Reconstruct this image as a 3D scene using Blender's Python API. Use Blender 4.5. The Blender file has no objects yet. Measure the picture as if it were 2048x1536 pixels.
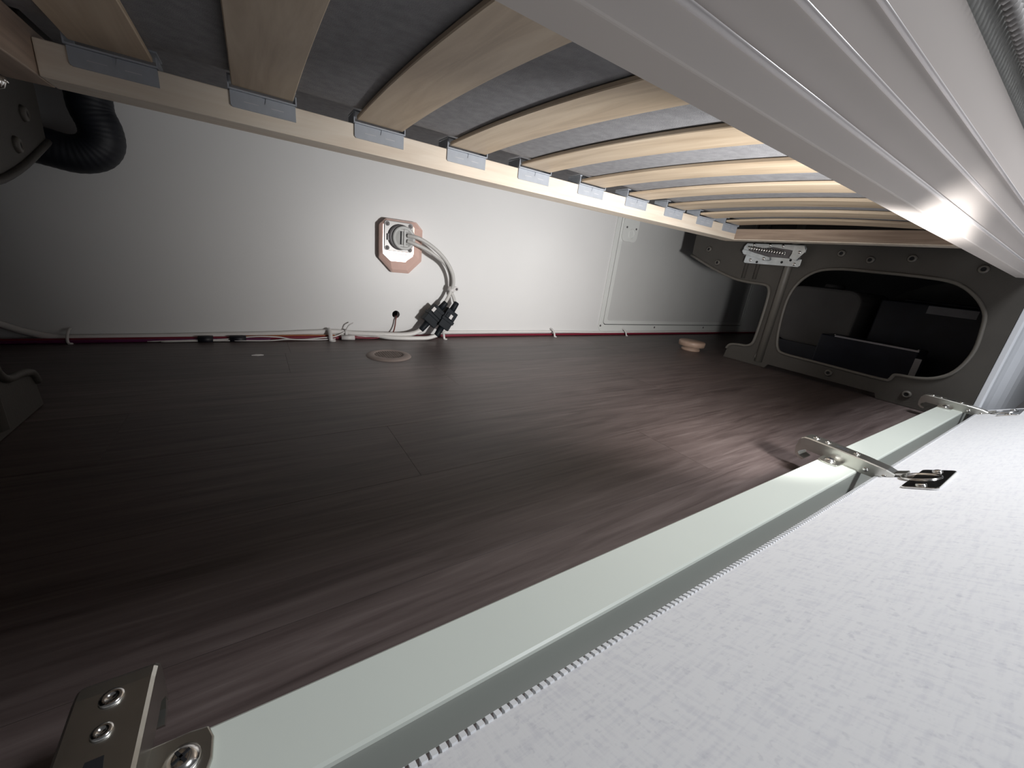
import bpy, bmesh, math, random
from mathutils import Vector, Matrix
random.seed(7)
S = bpy.context.scene
COL = S.collection
PI = math.pi
RAD = math.radians

# ------------------------------------------------------------------ camera
H = 0.232                                   # camera height above the locker floor
cam_d = bpy.data.cameras.new('camera'); cam = bpy.data.objects.new('camera', cam_d); COL.objects.link(cam)
F = 772.0
ax = Vector((1201, -110, F)).normalized()
dn = Vector((-(F*F-110*2351)/1201.0, 2351.0, F)).normalized()
ay = dn.cross(ax)
if ay.z < 0: ay = -ay
Rm = Matrix((ax, ay, -dn))                  # rows: world axes in image axes (right, down, forward)
right = Rm @ Vector((1, 0, 0)); up = -(Rm @ Vector((0, 1, 0))); back = -(Rm @ Vector((0, 0, 1)))
M = Matrix((right, up, back)).transposed().to_4x4()
M.translation = Vector((0, 0, H))
cam.matrix_world = M
cam_d.sensor_width = 36; cam_d.lens = F/2048*36; cam_d.clip_start = 0.005
S.camera = cam

# ------------------------------------------------------------------ light
S.view_settings.view_transform = 'Standard'; S.view_settings.look = 'None'
S.view_settings.gamma = 1; S.view_settings.use_curve_mapping = False
S.view_settings.exposure = 0.0
W = bpy.data.worlds.new('world'); S.world = W; W.use_nodes = True
W.node_tree.nodes['Background'].inputs[0].default_value = (0.97, 0.97, 1.0, 1)
W.node_tree.nodes['Background'].inputs[1].default_value = 0.06

def area(name, loc, target, size, power, color=(1, 1, 1), shape='DISK'):
    l = bpy.data.lights.new(name, 'AREA'); l.shape = shape; l.size = size; l.energy = power; l.color = color
    o = bpy.data.objects.new(name, l); COL.objects.link(o); o.location = loc
    o.rotation_euler = (Vector(target)-Vector(loc)).to_track_quat('-Z', 'Y').to_euler()
    return o
hl = area('hand_lamp', (0.52, 0.005, 0.170), (0.72, 1.0, 0.25), 0.065, 2.95, (1.0, 0.985, 0.965))
hl.data.spread = RAD(106)
rl = area('room_lamp', (0.85, -0.32, 1.40), (0.75, 0.0, 0.15), 0.36, 7.6, (0.93, 0.96, 1.0))

rl.data.spread = RAD(100)

# ------------------------------------------------------------------ materials
def nt(name):
    m = bpy.data.materials.new(name); m.use_nodes = True
    n = m.node_tree; b = n.nodes['Principled BSDF']
    return m, n, b
def N(n, t, **kw):
    x = n.nodes.new(t)
    for k, v in kw.items():
        if k in x.inputs: x.inputs[k].default_value = v
        else: setattr(x, k, v)
    return x
def ramp(n, stops):
    r = n.nodes.new('ShaderNodeValToRGB'); e = r.color_ramp.elements
    while len(e) < len(stops): e.new(0.5)
    for q, (p, c) in zip(e, stops): q.position = p; q.color = (*c, 1)
    return r
def simple(name, col, rough=0.5, metal=0.0, var=0.06, scale=30, bump=0.0, bscale=200, spec=0.5):
    m, n, b = nt(name)
    tc = N(n, 'ShaderNodeTexCoord'); no = N(n, 'ShaderNodeTexNoise', Scale=scale, Detail=4.0)
    n.links.new(tc.outputs['Object'], no.inputs['Vector'])
    lo = tuple(max(0, c*(1-var)) for c in col); hi = tuple(min(1, c*(1+var)) for c in col)
    r = ramp(n, [(0.3, lo), (0.7, hi)]); n.links.new(no.outputs['Fac'], r.inputs['Fac'])
    n.links.new(r.outputs['Color'], b.inputs['Base Color'])
    b.inputs['Roughness'].default_value = rough; b.inputs['Metallic'].default_value = metal
    b.inputs['Specular IOR Level'].default_value = spec
    if bump:
        n2 = N(n, 'ShaderNodeTexNoise', Scale=bscale, Detail=3.0); n.links.new(tc.outputs['Object'], n2.inputs['Vector'])
        bp = N(n, 'ShaderNodeBump', Strength=bump, Distance=0.001); n.links.new(n2.outputs['Fac'], bp.inputs['Height'])
        n.links.new(bp.outputs['Normal'], b.inputs['Normal'])
    return m
def wood(name, stops, axis='X', stretch=(3, 60, 60), scale=1.0, rough=0.5, bump=0.15, wave=None):
    """long-grained wood; the grain runs along the axis with the small stretch"""
    m, n, b = nt(name)
    tc = N(n, 'ShaderNodeTexCoord'); mp = N(n, 'ShaderNodeMapping'); mp.inputs['Scale'].default_value = stretch
    oi = N(n, 'ShaderNodeObjectInfo'); add = N(n, 'ShaderNodeVectorMath', operation='ADD')
    mul = N(n, 'ShaderNodeMath', operation='MULTIPLY'); mul.inputs[1].default_value = 37.0
    n.links.new(oi.outputs['Random'], mul.inputs[0])
    n.links.new(tc.outputs['Object'], mp.inputs['Vector']); n.links.new(mp.outputs['Vector'], add.inputs[0]); n.links.new(mul.outputs[0], add.inputs[1])
    a = N(n, 'ShaderNodeTexNoise', Scale=scale, Detail=8.0, Roughness=0.62, Distortion=0.7)
    n.links.new(add.outputs[0], a.inputs['Vector'])
    fac = a.outputs['Fac']
    if wave:
        w = N(n, 'ShaderNodeTexNoise', Scale=wave, Detail=2.0, Distortion=1.2); n.links.new(add.outputs[0], w.inputs['Vector'])
        sn = N(n, 'ShaderNodeMath', operation='MULTIPLY'); sn.inputs[1].default_value = 55.0; n.links.new(w.outputs['Fac'], sn.inputs[0])
        s2 = N(n, 'ShaderNodeMath', operation='SINE'); n.links.new(sn.outputs[0], s2.inputs[0])
        ma = N(n, 'ShaderNodeMath', operation='MULTIPLY_ADD'); ma.inputs[1].default_value = 0.055
        n.links.new(s2.outputs[0], ma.inputs[0]); n.links.new(fac, ma.inputs[2]); fac = ma.outputs[0]
    r = ramp(n, stops); n.links.new(fac, r.inputs['Fac'])
    hv = N(n, 'ShaderNodeHueSaturation'); mr = N(n, 'ShaderNodeMapRange'); mr.inputs['To Min'].default_value = 0.86; mr.inputs['To Max'].default_value = 1.14
    n.links.new(oi.outputs['Random'], mr.inputs['Value']); n.links.new(mr.outputs[0], hv.inputs['Value']); n.links.new(r.outputs['Color'], hv.inputs['Color'])
    n.links.new(hv.outputs['Color'], b.inputs['Base Color'])
    b.inputs['Roughness'].default_value = rough
    bp = N(n, 'ShaderNodeBump', Strength=bump, Distance=0.001); n.links.new(fac, bp.inputs['Height']); n.links.new(bp.outputs['Normal'], b.inputs['Normal'])
    return m
def linen(name, base, dark, rough=0.6):
    m, n, b = nt(name)
    tc = N(n, 'ShaderNodeTexCoord'); outs = []
    for sc in ((60, 420, 420), (420, 60, 60)):
        mp = N(n, 'ShaderNodeMapping'); mp.inputs['Scale'].default_value = sc; n.links.new(tc.outputs['Object'], mp.inputs['Vector'])
        no = N(n, 'ShaderNodeTexNoise', Scale=1.0, Detail=3.0); n.links.new(mp.outputs['Vector'], no.inputs['Vector']); outs.append(no.outputs['Fac'])
    ad = N(n, 'ShaderNodeMath', operation='ADD'); n.links.new(outs[0], ad.inputs[0]); n.links.new(outs[1], ad.inputs[1])
    sp = N(n, 'ShaderNodeTexNoise', Scale=260.0, Detail=2.0); n.links.new(tc.outputs['Object'], sp.inputs['Vector'])
    sr = ramp(n, [(0.30, (0.86, 0.86, 0.88)), (0.38, (1, 1, 1))]); n.links.new(sp.outputs['Fac'], sr.inputs['Fac'])
    r = ramp(n, [(0.36, dark), (0.52, base)])
    hf = N(n, 'ShaderNodeMath', operation='MULTIPLY'); hf.inputs[1].default_value = 0.5; n.links.new(ad.outputs[0], hf.inputs[0]); n.links.new(hf.outputs[0], r.inputs['Fac'])
    mx = N(n, 'ShaderNodeMix', data_type='RGBA', blend_type='MULTIPLY'); mx.inputs[0].default_value = 0.75
    n.links.new(r.outputs['Color'], mx.inputs[6]); n.links.new(sr.outputs['Color'], mx.inputs[7])
    n.links.new(mx.outputs[2], b.inputs['Base Color']); b.inputs['Roughness'].default_value = rough
    bp = N(n, 'ShaderNodeBump', Strength=0.25, Distance=0.0006); n.links.new(hf.outputs[0], bp.inputs['Height']); n.links.new(bp.outputs['Normal'], b.inputs['Normal'])
    return m

MAT = dict(
 wall=simple('painted_wall', (0.70, 0.695, 0.69), 0.42, var=0.015, scale=6, bump=0.04, bscale=500),
 hatch=simple('hatch_plastic', (0.70, 0.71, 0.69), 0.45, var=0.02, scale=10, bump=0.05, bscale=400),
 hpanel=simple('hatch_panel_face', (0.58, 0.58, 0.57), 0.55, var=0.02, scale=10),
 floor=wood('dark_plank', [(0.28, (0.050, 0.036, 0.034)), (0.46, (0.080, 0.060, 0.057)), (0.60, (0.100, 0.077, 0.073)), (0.78, (0.135, 0.108, 0.103))], stretch=(7, 110, 110), rough=0.42, bump=0.15, wave=0.12),
 joint=simple('floor_joint', (0.03, 0.022, 0.02), 0.8),
 rail=wood('pale_pine', [(0.3, (0.74, 0.62, 0.50)), (0.55, (0.84, 0.74, 0.62)), (0.75, (0.89, 0.81, 0.70))], stretch=(4, 50, 50), rough=0.55, bump=0.05),
 board=wood('end_board_wood', [(0.3, (0.30, 0.22, 0.17)), (0.55, (0.48, 0.37, 0.29)), (0.75, (0.58, 0.46, 0.37))], stretch=(60, 4, 60), rough=0.5, bump=0.1),
 slat=wood('birch_slat', [(0.25, (0.46, 0.35, 0.24)), (0.48, (0.62, 0.49, 0.35)), (0.62, (0.70, 0.57, 0.42)), (0.8, (0.77, 0.65, 0.50))], stretch=(38, 3, 38), rough=0.48, bump=0.08, wave=0.16),
 clip=simple('grey_clip_plastic', (0.39, 0.42, 0.47), 0.45, var=0.05, scale=80),
 clip_mark=simple('clip_mark', (0.60, 0.60, 0.62), 0.5),
 mattress=simple('mattress_fabric', (0.29, 0.29, 0.305), 0.9, var=0.12, scale=90, bump=0.5, bscale=900),
 beam=simple('front_beam_lacquer', (0.62, 0.565, 0.53), 0.55, var=0.03, scale=5, spec=0.3),
 bead_hl=simple('highlight_white', (0.85, 0.80, 0.79), 0.22, var=0.02),
 gasket=simple('grey_gasket', (0.40, 0.40, 0.38), 0.6),
 rope=simple('grey_weave', (0.34, 0.32, 0.31), 0.8, var=0.2, scale=120),
 sill=simple('sill_lacquer', (0.66, 0.70, 0.64), 0.30, var=0.015, scale=8),
 linen=linen('white_linen', (0.85, 0.85, 0.86), (0.76, 0.76, 0.79)),
 teeth=simple('white_teeth', (0.85, 0.86, 0.88), 0.3),
 panel=simple('taupe_moulded', (0.062, 0.056, 0.049), 0.62, var=0.07, scale=14, bump=0.25, bscale=350),
 panel_hilite=simple('taupe_hilite', (0.120, 0.110, 0.096), 0.5, var=0.05),  # lighter taupe: light catching the raised edges put into the colour
 black=simple('black_void', (0.006, 0.006, 0.008), 0.8),  # shade inside holes, slots and gaps put into the colour
 chrome=simple('chrome', (0.80, 0.79, 0.77), 0.16, 1.0, var=0.05, scale=60, bump=0.05),
 nickel=simple('nickel', (0.58, 0.57, 0.53), 0.30, 1.0, var=0.08, scale=40, bump=0.06),
 zinc=simple('zinc', (0.62, 0.66, 0.68), 0.34, 0.9, var=0.14, scale=50, bump=0.08),
 jamb=simple('jamb_white', (0.72, 0.74, 0.78), 0.40, var=0.01),
 cable=simple('cable_white', (0.72, 0.70, 0.68), 0.42, var=0.03),
 cable_g=simple('cable_grey', (0.55, 0.54, 0.52), 0.42, var=0.03),
 red=simple('cable_red', (0.19, 0.014, 0.032), 0.4),
 purple=simple('cable_purple', (0.11, 0.012, 0.07), 0.4),
 brown=simple('cable_brown', (0.17, 0.06, 0.05), 0.4),
 orange=simple('cable_orange', (0.36, 0.13, 0.05), 0.4),
 blackp=simple('black_plastic', (0.005, 0.008, 0.012), 0.6, var=0.2, scale=60, bump=0.1, spec=0.3),
 tape=simple('black_tape', (0.008, 0.008, 0.014), 0.5),
 clear=simple('clear_nylon', (0.66, 0.64, 0.63), 0.3),
 housing=simple('pink_housing', (0.90, 0.62, 0.54), 0.24, 0.25, var=0.06, scale=20),
 label=simple('pink_label', (0.97, 0.88, 0.88), 0.28, var=0.02),
 ink=simple('faint_ink', (0.62, 0.46, 0.47), 0.6),
 plate=simple('grey_plate', (0.26, 0.25, 0.245), 0.35, 0.2, var=0.06),
 collar=simple('dark_collar', (0.13, 0.12, 0.125), 0.4),
 cap=simple('grey_cap', (0.50, 0.50, 0.49), 0.45, var=0.04),
 vent=simple('beige_vent', (0.27, 0.22, 0.20), 0.6),
 ventd=simple('vent_mesh', (0.15, 0.115, 0.10), 0.6),
 knob=simple('tan_knob', (0.36, 0.25, 0.19), 0.5, var=0.1, scale=60),
 duct=simple('duct_black', (0.010, 0.012, 0.018), 0.55, var=0.2, scale=40),
 tank=simple('tank_shaded', (0.15, 0.14, 0.135), 0.7, var=0.08, scale=12),  # pale tank darkened: shade beyond the opening put into the colour
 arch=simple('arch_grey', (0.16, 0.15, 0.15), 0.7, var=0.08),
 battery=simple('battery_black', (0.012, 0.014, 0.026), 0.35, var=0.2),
 sticker=simple('grey_sticker', (0.30, 0.29, 0.31), 0.5, var=0.05, scale=60),
 steel=simple('steel_strap', (0.5, 0.5, 0.53), 0.35, 0.8),
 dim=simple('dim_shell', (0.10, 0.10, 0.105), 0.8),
)

# ------------------------------------------------------------------ mesh helpers
class MB:
    def __init__(s): s.v = []; s.f = []; s.sm = []
    def add(s, vs, fs, smooth=False):
        o = len(s.v); s.v += [tuple(p) for p in vs]
        s.f += [tuple(i+o for i in f) for f in fs]; s.sm += [smooth]*len(fs); return s
    def box(s, x0, x1, y0, y1, z0, z1, mat=None):
        vs = [Vector(p) for p in ((x0,y0,z0),(x1,y0,z0),(x1,y1,z0),(x0,y1,z0),(x0,y0,z1),(x1,y0,z1),(x1,y1,z1),(x0,y1,z1))]
        if mat: vs = [mat @ p for p in vs]
        return s.add(vs, [(0,3,2,1),(4,5,6,7),(0,1,5,4),(1,2,6,5),(2,3,7,6),(3,0,4,7)])
    def prism(s, pts, a, b, axis='X', mat=None, smooth=False):
        """convex or concave polygon pts in the plane across axis, from a to b"""
        def P(u, v, t):
            p = {'X': (t, u, v), 'Y': (u, t, v), 'Z': (u, v, t)}[axis]
            return (mat @ Vector(p)) if mat else p
        n = len(pts); vs = [P(u, v, a) for u, v in pts]+[P(u, v, b) for u, v in pts]
        s.add(vs, [tuple(range(n))[::-1], tuple(range(n, 2*n))])
        o = len(s.v)-2*n
        for i in range(n):
            j = (i+1) % n; s.f.append((o+i, o+j, o+n+j, o+n+i)); s.sm.append(smooth)
        return s
    def lathe(s, prof, c=(0,0,0), axis=(0,0,1), seg=24, smooth=True, caps=True):
        """prof: list of (radius, height) along axis"""
        q = Vector((0,0,1)).rotation_difference(Vector(axis)).to_matrix(); c = Vector(c)
        vs = []; n = len(prof)
        for r, h in prof:
            for k in range(seg):
                t = 2*PI*k/seg; vs.append(c+q @ Vector((r*math.cos(t), r*math.sin(t), h)))
        fs = [(i*seg+k, i*seg+(k+1) % seg, (i+1)*seg+(k+1) % seg, (i+1)*seg+k) for i in range(n-1) for k in range(seg)]
        s.add(vs, fs, smooth)
        o = len(s.v)-len(vs)
        for i, rev in ((0, True), (n-1, False)):
            if caps and prof[i][0] > 1e-6:
                f = [o+i*seg+k for k in range(seg)]; s.f.append(tuple(f[::-1] if rev else f)); s.sm.append(False)
        return s
    def cyl(s, c, r, h, axis=(0,0,1), seg=20, bev=None):
        b = min(r, h)*0.15 if bev is None else bev
        return s.lathe([(r-b, 0), (r, b), (r, h-b), (r-b, h)], c, axis, seg)
    def tube(s, pts, r, seg=10, sub=6, closed=False, rib=None, cap=True):
        pts = [Vector(p) for p in pts]
        if sub > 1 and len(pts) > 2:
            out = []; n = len(pts)
            rng = range(n) if closed else range(n-1)
            for i in rng:
                g = (lambda k: pts[k % n]) if closed else (lambda k: pts[max(0, min(n-1, k))])
                a, b_, c, d = g(i-1), g(i), g(i+1), g(i+2)
                for q in range(sub):
                    t = q/sub
                    out.append(0.5*((2*b_)+(c-a)*t+(2*a-5*b_+4*c-d)*t*t+(3*b_-a-3*c+d)*t*t*t))
            if not closed: out.append(pts[-1])
            pts = out
        n = len(pts); T = []
        for i in range(n):
            if closed: t = pts[(i+1) % n]-pts[i-1]
            else: t = pts[min(n-1, i+1)]-pts[max(0, i-1)]
            T.append(t.normalized())
        up_ = Vector((0,0,1)) if abs(T[0].z) < 0.9 else Vector((1,0,0))
        u = T[0].cross(up_).normalized(); vs = []
        for i in range(n):
            u = (u-T[i]*u.dot(T[i])).normalized(); w = T[i].cross(u)
            rr = r(i/(n-1)) if callable(r) else r
            if rib: rr *= (1+rib[1]*math.cos(2*PI*i/rib[0]))
            for k in range(seg):
                t = 2*PI*k/seg; vs.append(pts[i]+u*math.cos(t)*rr+w*math.sin(t)*rr)
        m = n if closed else n-1
        fs = [(i*seg+k, i*seg+(k+1) % seg, ((i+1) % n)*seg+(k+1) % seg, ((i+1) % n)*seg+k) for i in range(m) for k in range(seg)]
        s.add(vs, fs, True)
        if cap and not closed:
            o = len(s.v)-len(vs)
            s.f.append(tuple(o+k for k in range(seg))[::-1]); s.sm.append(False)
            s.f.append(tuple(o+(n-1)*seg+k for k in range(seg))); s.sm.append(False)
        return s
    def build(s, name, mat, parent=None, bevel=0, loc=None, kind=None, origin=None):
        me = bpy.data.meshes.new(name); vs = s.v
        if origin is not None: vs = [(p[0]-origin[0], p[1]-origin[1], p[2]-origin[2]) for p in vs]
        me.from_pydata(vs, [], s.f); me.update()
        bm = bmesh.new(); bm.from_mesh(me); bmesh.ops.recalc_face_normals(bm, faces=bm.faces[:]); bm.to_mesh(me); bm.free()
        for p, f in zip(me.polygons, s.sm): p.use_smooth = f
        me.materials.append(MAT[mat])
        o = bpy.data.objects.new(name, me); COL.objects.link(o)
        if origin is not None: o.location = origin
        if loc is not None: o.location = loc
        if parent: o.parent = parent
        if bevel:
            b = o.modifiers.new('bevel', 'BEVEL'); b.width = bevel; b.segments = 2; b.limit_method = 'ANGLE'; b.angle_limit = RAD(35)
        if kind: o['kind'] = kind
        return o
def rrect(x0, x1, y0, y1, r, n=4):
    out = []
    for cx, cy, a in ((x1-r, y0+r, -90), (x1-r, y1-r, 0), (x0+r, y1-r, 90), (x0+r, y0+r, 180)):
        for k in range(n+1):
            t = RAD(a+90*k/n); out.append((cx+r*math.cos(t), cy+r*math.sin(t)))
    return out
def thing(name, label, cat, loc=(0,0,0), group=None):
    o = bpy.data.objects.new(name, None); o.empty_display_size = 0.02; COL.objects.link(o); o.location = loc
    o['label'] = label; o['category'] = cat
    if group: o['group'] = group
    return o
def tag(o, label, cat, group=None, kind=None):
    o['label'] = label; o['category'] = cat
    if group: o['group'] = group
    if kind: o['kind'] = kind
    return o
def copy_tree(o, parent=None):
    c = o.copy(); COL.objects.link(c)
    if parent: c.parent = parent
    for ch in list(o.children): copy_tree(ch, c)
    return c
def holed(outer, holes, x0, x1, name, mat, parent=None, axis='X'):
    """flat sheet with holes, thickness from x0 to x1 along axis"""
    bm = bmesh.new(); edges = []
    def P(u, v, t): return {'X': (t, u, v), 'Y': (u, t, v), 'Z': (u, v, t)}[axis]
    for loop in [outer]+holes:
        vs = [bm.verts.new(P(u, v, x0)) for u, v in loop]
        for i in range(len(vs)): edges.append(bm.edges.new((vs[i], vs[(i+1) % len(vs)])))
    bmesh.ops.triangle_fill(bm, use_beauty=True, use_dissolve=False, edges=edges)
    r = bmesh.ops.extrude_face_region(bm, geom=bm.faces[:])
    d = {'X': (x1-x0,0,0), 'Y': (0,x1-x0,0), 'Z': (0,0,x1-x0)}[axis]
    bmesh.ops.translate(bm, verts=[g for g in r['geom'] if isinstance(g, bmesh.types.BMVert)], vec=d)
    bmesh.ops.recalc_face_normals(bm, faces=bm.faces[:])
    me = bpy.data.meshes.new(name); bm.to_mesh(me); bm.free(); me.materials.append(MAT[mat])
    o = bpy.data.objects.new(name, me); COL.objects.link(o)
    if parent: o.parent = parent
    return o
def circle(cx, cy, r, n=20): return [(cx+r*math.cos(2*PI*k/n), cy+r*math.sin(2*PI*k/n)) for k in range(n)]
def smooth_loop(pts, sub=4, closed=True):
    out = []; n = len(pts)
    for i in range(n if closed else n-1):
        a, b, c, d = [Vector(pts[(i+k) % n] if closed else pts[max(0, min(n-1, i+k))]) for k in (-1, 0, 1, 2)]
        for q in range(sub):
            t = q/sub; p = 0.5*((2*b)+(c-a)*t+(2*a-5*b+4*c-d)*t*t+(3*b-a-3*c+d)*t*t*t); out.append((p.x, p.y))
    if not closed: out.append(tuple(pts[-1]))
    return out

# ================================================================== SETTING
XL, XR = -0.225, 1.285                       # the two moulded divider panels
fl = MB().box(-0.85, 2.45, 0.10, 1.02, -0.03, -0.0025).build('floor', 'joint'); fl['kind'] = 'structure'
seams = [0.10, 0.215, 0.345, 0.475, 0.605, 0.735, 0.865, 0.9995]
starts = [0.62, 0.48, 0.134, 0.72, 0.30, 0.90, 0.05]
for k in range(7):
    y0, y1 = seams[k], seams[k+1]
    xs = [starts[k]+0.86*q for q in range(-3, 4)]
    xs = [-0.849]+[x for x in xs if -0.75 < x < 2.35]+[2.449]
    for a, b in zip(xs, xs[1:]):
        o = MB().box(a+0.0001, b-0.0001, y0+0.0001, y1-0.0001, -0.0025, 0.0).build('plank', 'floor', fl, bevel=0.0002, origin=((a+b)/2, (y0+y1)/2, 0))

block_top = MB().box(-0.85, 2.45, 0.05, 1.02, 0.66, 0.68).build('light_block_top', 'dim'); block_top['kind'] = 'structure'  # unseen slab added to keep world light out from above
wb = holed([(-0.85, 0), (2.45, 0), (2.45, 0.66), (-0.85, 0.66)], [circle(0.3005, 0.0585, 0.0098)], 1.0, 1.02, 'wall_back', 'wall', axis='Y'); wb['kind'] = 'structure'
MB().box(0.27, 0.33, 1.035, 1.04, 0.03, 0.09).build('hole_backing', 'black', wb)
w = MB().box(-0.87, -0.85, 0.10, 1.02, 0, 0.66).build('light_block_left', 'dim'); w['kind'] = 'structure'  # unseen closing wall, added to block world light at this end
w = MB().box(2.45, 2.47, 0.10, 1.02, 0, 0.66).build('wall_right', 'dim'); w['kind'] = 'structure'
# front wall beyond the opening, with its lipped jamb
jp = [(1.2985, 0.130), (1.2985, 0.1005), (1.3035, 0.1035), (1.3065, 0.1035), (1.309, 0.098), (1.325, 0.0965), (1.338, 0.092), (1.352, 0.083), (1.370, 0.076), (1.40, 0.072), (2.47, 0.072), (2.47, 0.130)]
jm = MB().prism(jp, 0.0, 0.66, 'Z', smooth=False).build('wall_front', 'jamb'); jm['kind'] = 'structure'
tr = MB().prism([(1.2855, 0.108), (1.2855, 0.0995), (1.289, 0.0965), (1.296, 0.0965), (1.2985, 0.0995), (1.2985, 0.108)], 0.033, 0.66, 'Z').build('trim_1', 'jamb', bevel=0.001); tr['kind'] = 'structure'
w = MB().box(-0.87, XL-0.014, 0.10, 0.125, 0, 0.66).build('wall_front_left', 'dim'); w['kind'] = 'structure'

# ------------------------------------------------------------------ moulded divider panels
outer = [(0.1085, 0.001), (0.262, 0.001), (0.267, 0.013), (0.522, 0.013), (0.530, 0.001), (0.659, 0.001)]
lob = [(0.655, 0.030), (0.646, 0.044), (0.620, 0.050), (0.598, 0.052), (0.584, 0.060), (0.578, 0.078), (0.576, 0.146), (0.577, 0.204), (0.582, 0.230), (0.597, 0.240), (0.646, 0.242), (0.697, 0.249), (0.770, 0.272), (0.862, 0.310)]
outer += smooth_loop(lob, 3, False)+[(0.864, 0.352), (0.864, 0.655), (0.1085, 0.655)]
hole_pts = [(0.520, 0.097), (0.526, 0.150), (0.527, 0.206), (0.518, 0.245), (0.499, 0.274), (0.470, 0.293), (0.422, 0.300), (0.362, 0.299), (0.293, 0.297), (0.237, 0.293), (0.207, 0.285), (0.184, 0.270), (0.166, 0.252), (0.152, 0.228), (0.146, 0.194), (0.143, 0.157), (0.148, 0.124), (0.160, 0.097), (0.182, 0.079), (0.210, 0.071), (0.238, 0.069), (0.247, 0.066), (0.251, 0.054), (0.262, 0.050), (0.334, 0.051), (0.419, 0.053), (0.490, 0.055), (0.510, 0.066)]
hole = smooth_loop(hole_pts, 3)
def divider(x, sgn, label):
    """sgn=+1: the panel's moulded side looks towards -X"""
    t = thing('divider_panel', label, 'panel', (x, 0.45, 0), 'moulded divider panels at the locker ends')
    def put(o): o.location = Vector(o.location)-Vector((x, 0.45, 0)); o.parent = t; return o
    put(holed(outer, [hole], x, x+sgn*0.012, 'panel_sheet', 'panel'))
    e = x-sgn*0.001
    put(MB().tube([(e, y, z) for y, z in hole], 0.0038, 8, 1, closed=True).build('opening_rim', 'panel_hilite' if sgn > 0 else 'panel'))  # left rims take the darker taupe, their shade put into the colour
    rim2 = smooth_loop(lob, 3, False)
    put(MB().tube([(e, y+0.002, z) for y, z in rim2], 0.0042, 8, 1).build('edge_rim', 'panel_hilite' if sgn > 0 else 'panel'))
    # raised vertical rib and the step beside it
    put(MB().prism([(x, 0.562), (x-sgn*0.008, 0.558), (x-sgn*0.0095, 0.553), (x-sgn*0.007, 0.547), (x, 0.540)], 0.014, 0.60, 'Z', smooth=True).build('rib', 'panel_hilite'))
    for y in (0.634, 0.668):
        put(MB().prism([(x, y+0.007), (x-sgn*0.004, y+0.003), (x-sgn*0.004, y-0.002), (x, y-0.005)], 0.252, 0.60, 'Z', smooth=True).build('flute', 'panel'))
    for y, z in ((0.375, 0.326), (0.184, 0.320), (0.372, 0.033), (0.212, 0.029), (0.557, 0.029), (0.764, 0.292), (0.805, 0.332), (0.300, 0.334), (0.438, 0.338)):
        b = put(MB().lathe([(0.0095, 0), (0.0080, 0.0035), (0.0050, 0.0050), (0.0042, 0.0030)], (x, y, z), (-sgn, 0, 0), 14).build('boss', 'panel_hilite', origin=(x, y, z)))
        hb = MB().lathe([(0.0042, 0), (0.0042, 0.0034)], (0, 0, 0), (-sgn, 0, 0), 12).build('screw_hole', 'black', b)
    return t
dr = divider(XR, 1, 'taupe moulded panel with oval opening showing black boxes, right end of locker')
dl = divider(XL, -1, 'dark moulded panel in shadow at the left end, beside the black hose')

# ================================================================== SILL AND FLAP
sp = [(0.111, 0.0005), (0.111, 0.0300), (0.1117, 0.0314), (0.1131, 0.0322), (0.1470, 0.0322), (0.149, 0.0302), (0.149, 0.0005)]
sl = MB().prism(sp, XL+0.001, XR-0.001, 'X', smooth=False).build('sill_beam', 'sill')
tag(sl, 'pale grey-green lacquered sill beam running along the front edge of the floor', 'beam')
sl['label'] = 'pale grey-green lacquered sill beam running along the front edge of the floor'

TH = RAD(27)
FP = Matrix.Translation((0, 0.093, 0.034)) @ Matrix.Rotation(-TH, 4, 'X')     # local -Y runs up the flap, local Z is its face normal
flap = thing('front_flap', 'white linen-patterned front flap folded open towards the viewer, bottom right', 'flap', (0.5, 0.093, 0.034))
def putf(o, par=flap): o.location = Vector(o.location)-Vector(par.location); o.parent = par; return o
putf(MB().box(XL-0.02, 1.302, -0.36, 0.0, -0.016, 0.0, FP).build('flap_board', 'linen', bevel=0.0015))
tb = MB(); x = XL-0.015
while x < 1.29:
    tb.box(x, x+0.0028, -0.0012, 0.0022, -0.0135, 0.0008, FP); x += 0.0044
putf(tb.build('ribbed_edge_strip', 'teeth', kind='stuff'))

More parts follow.
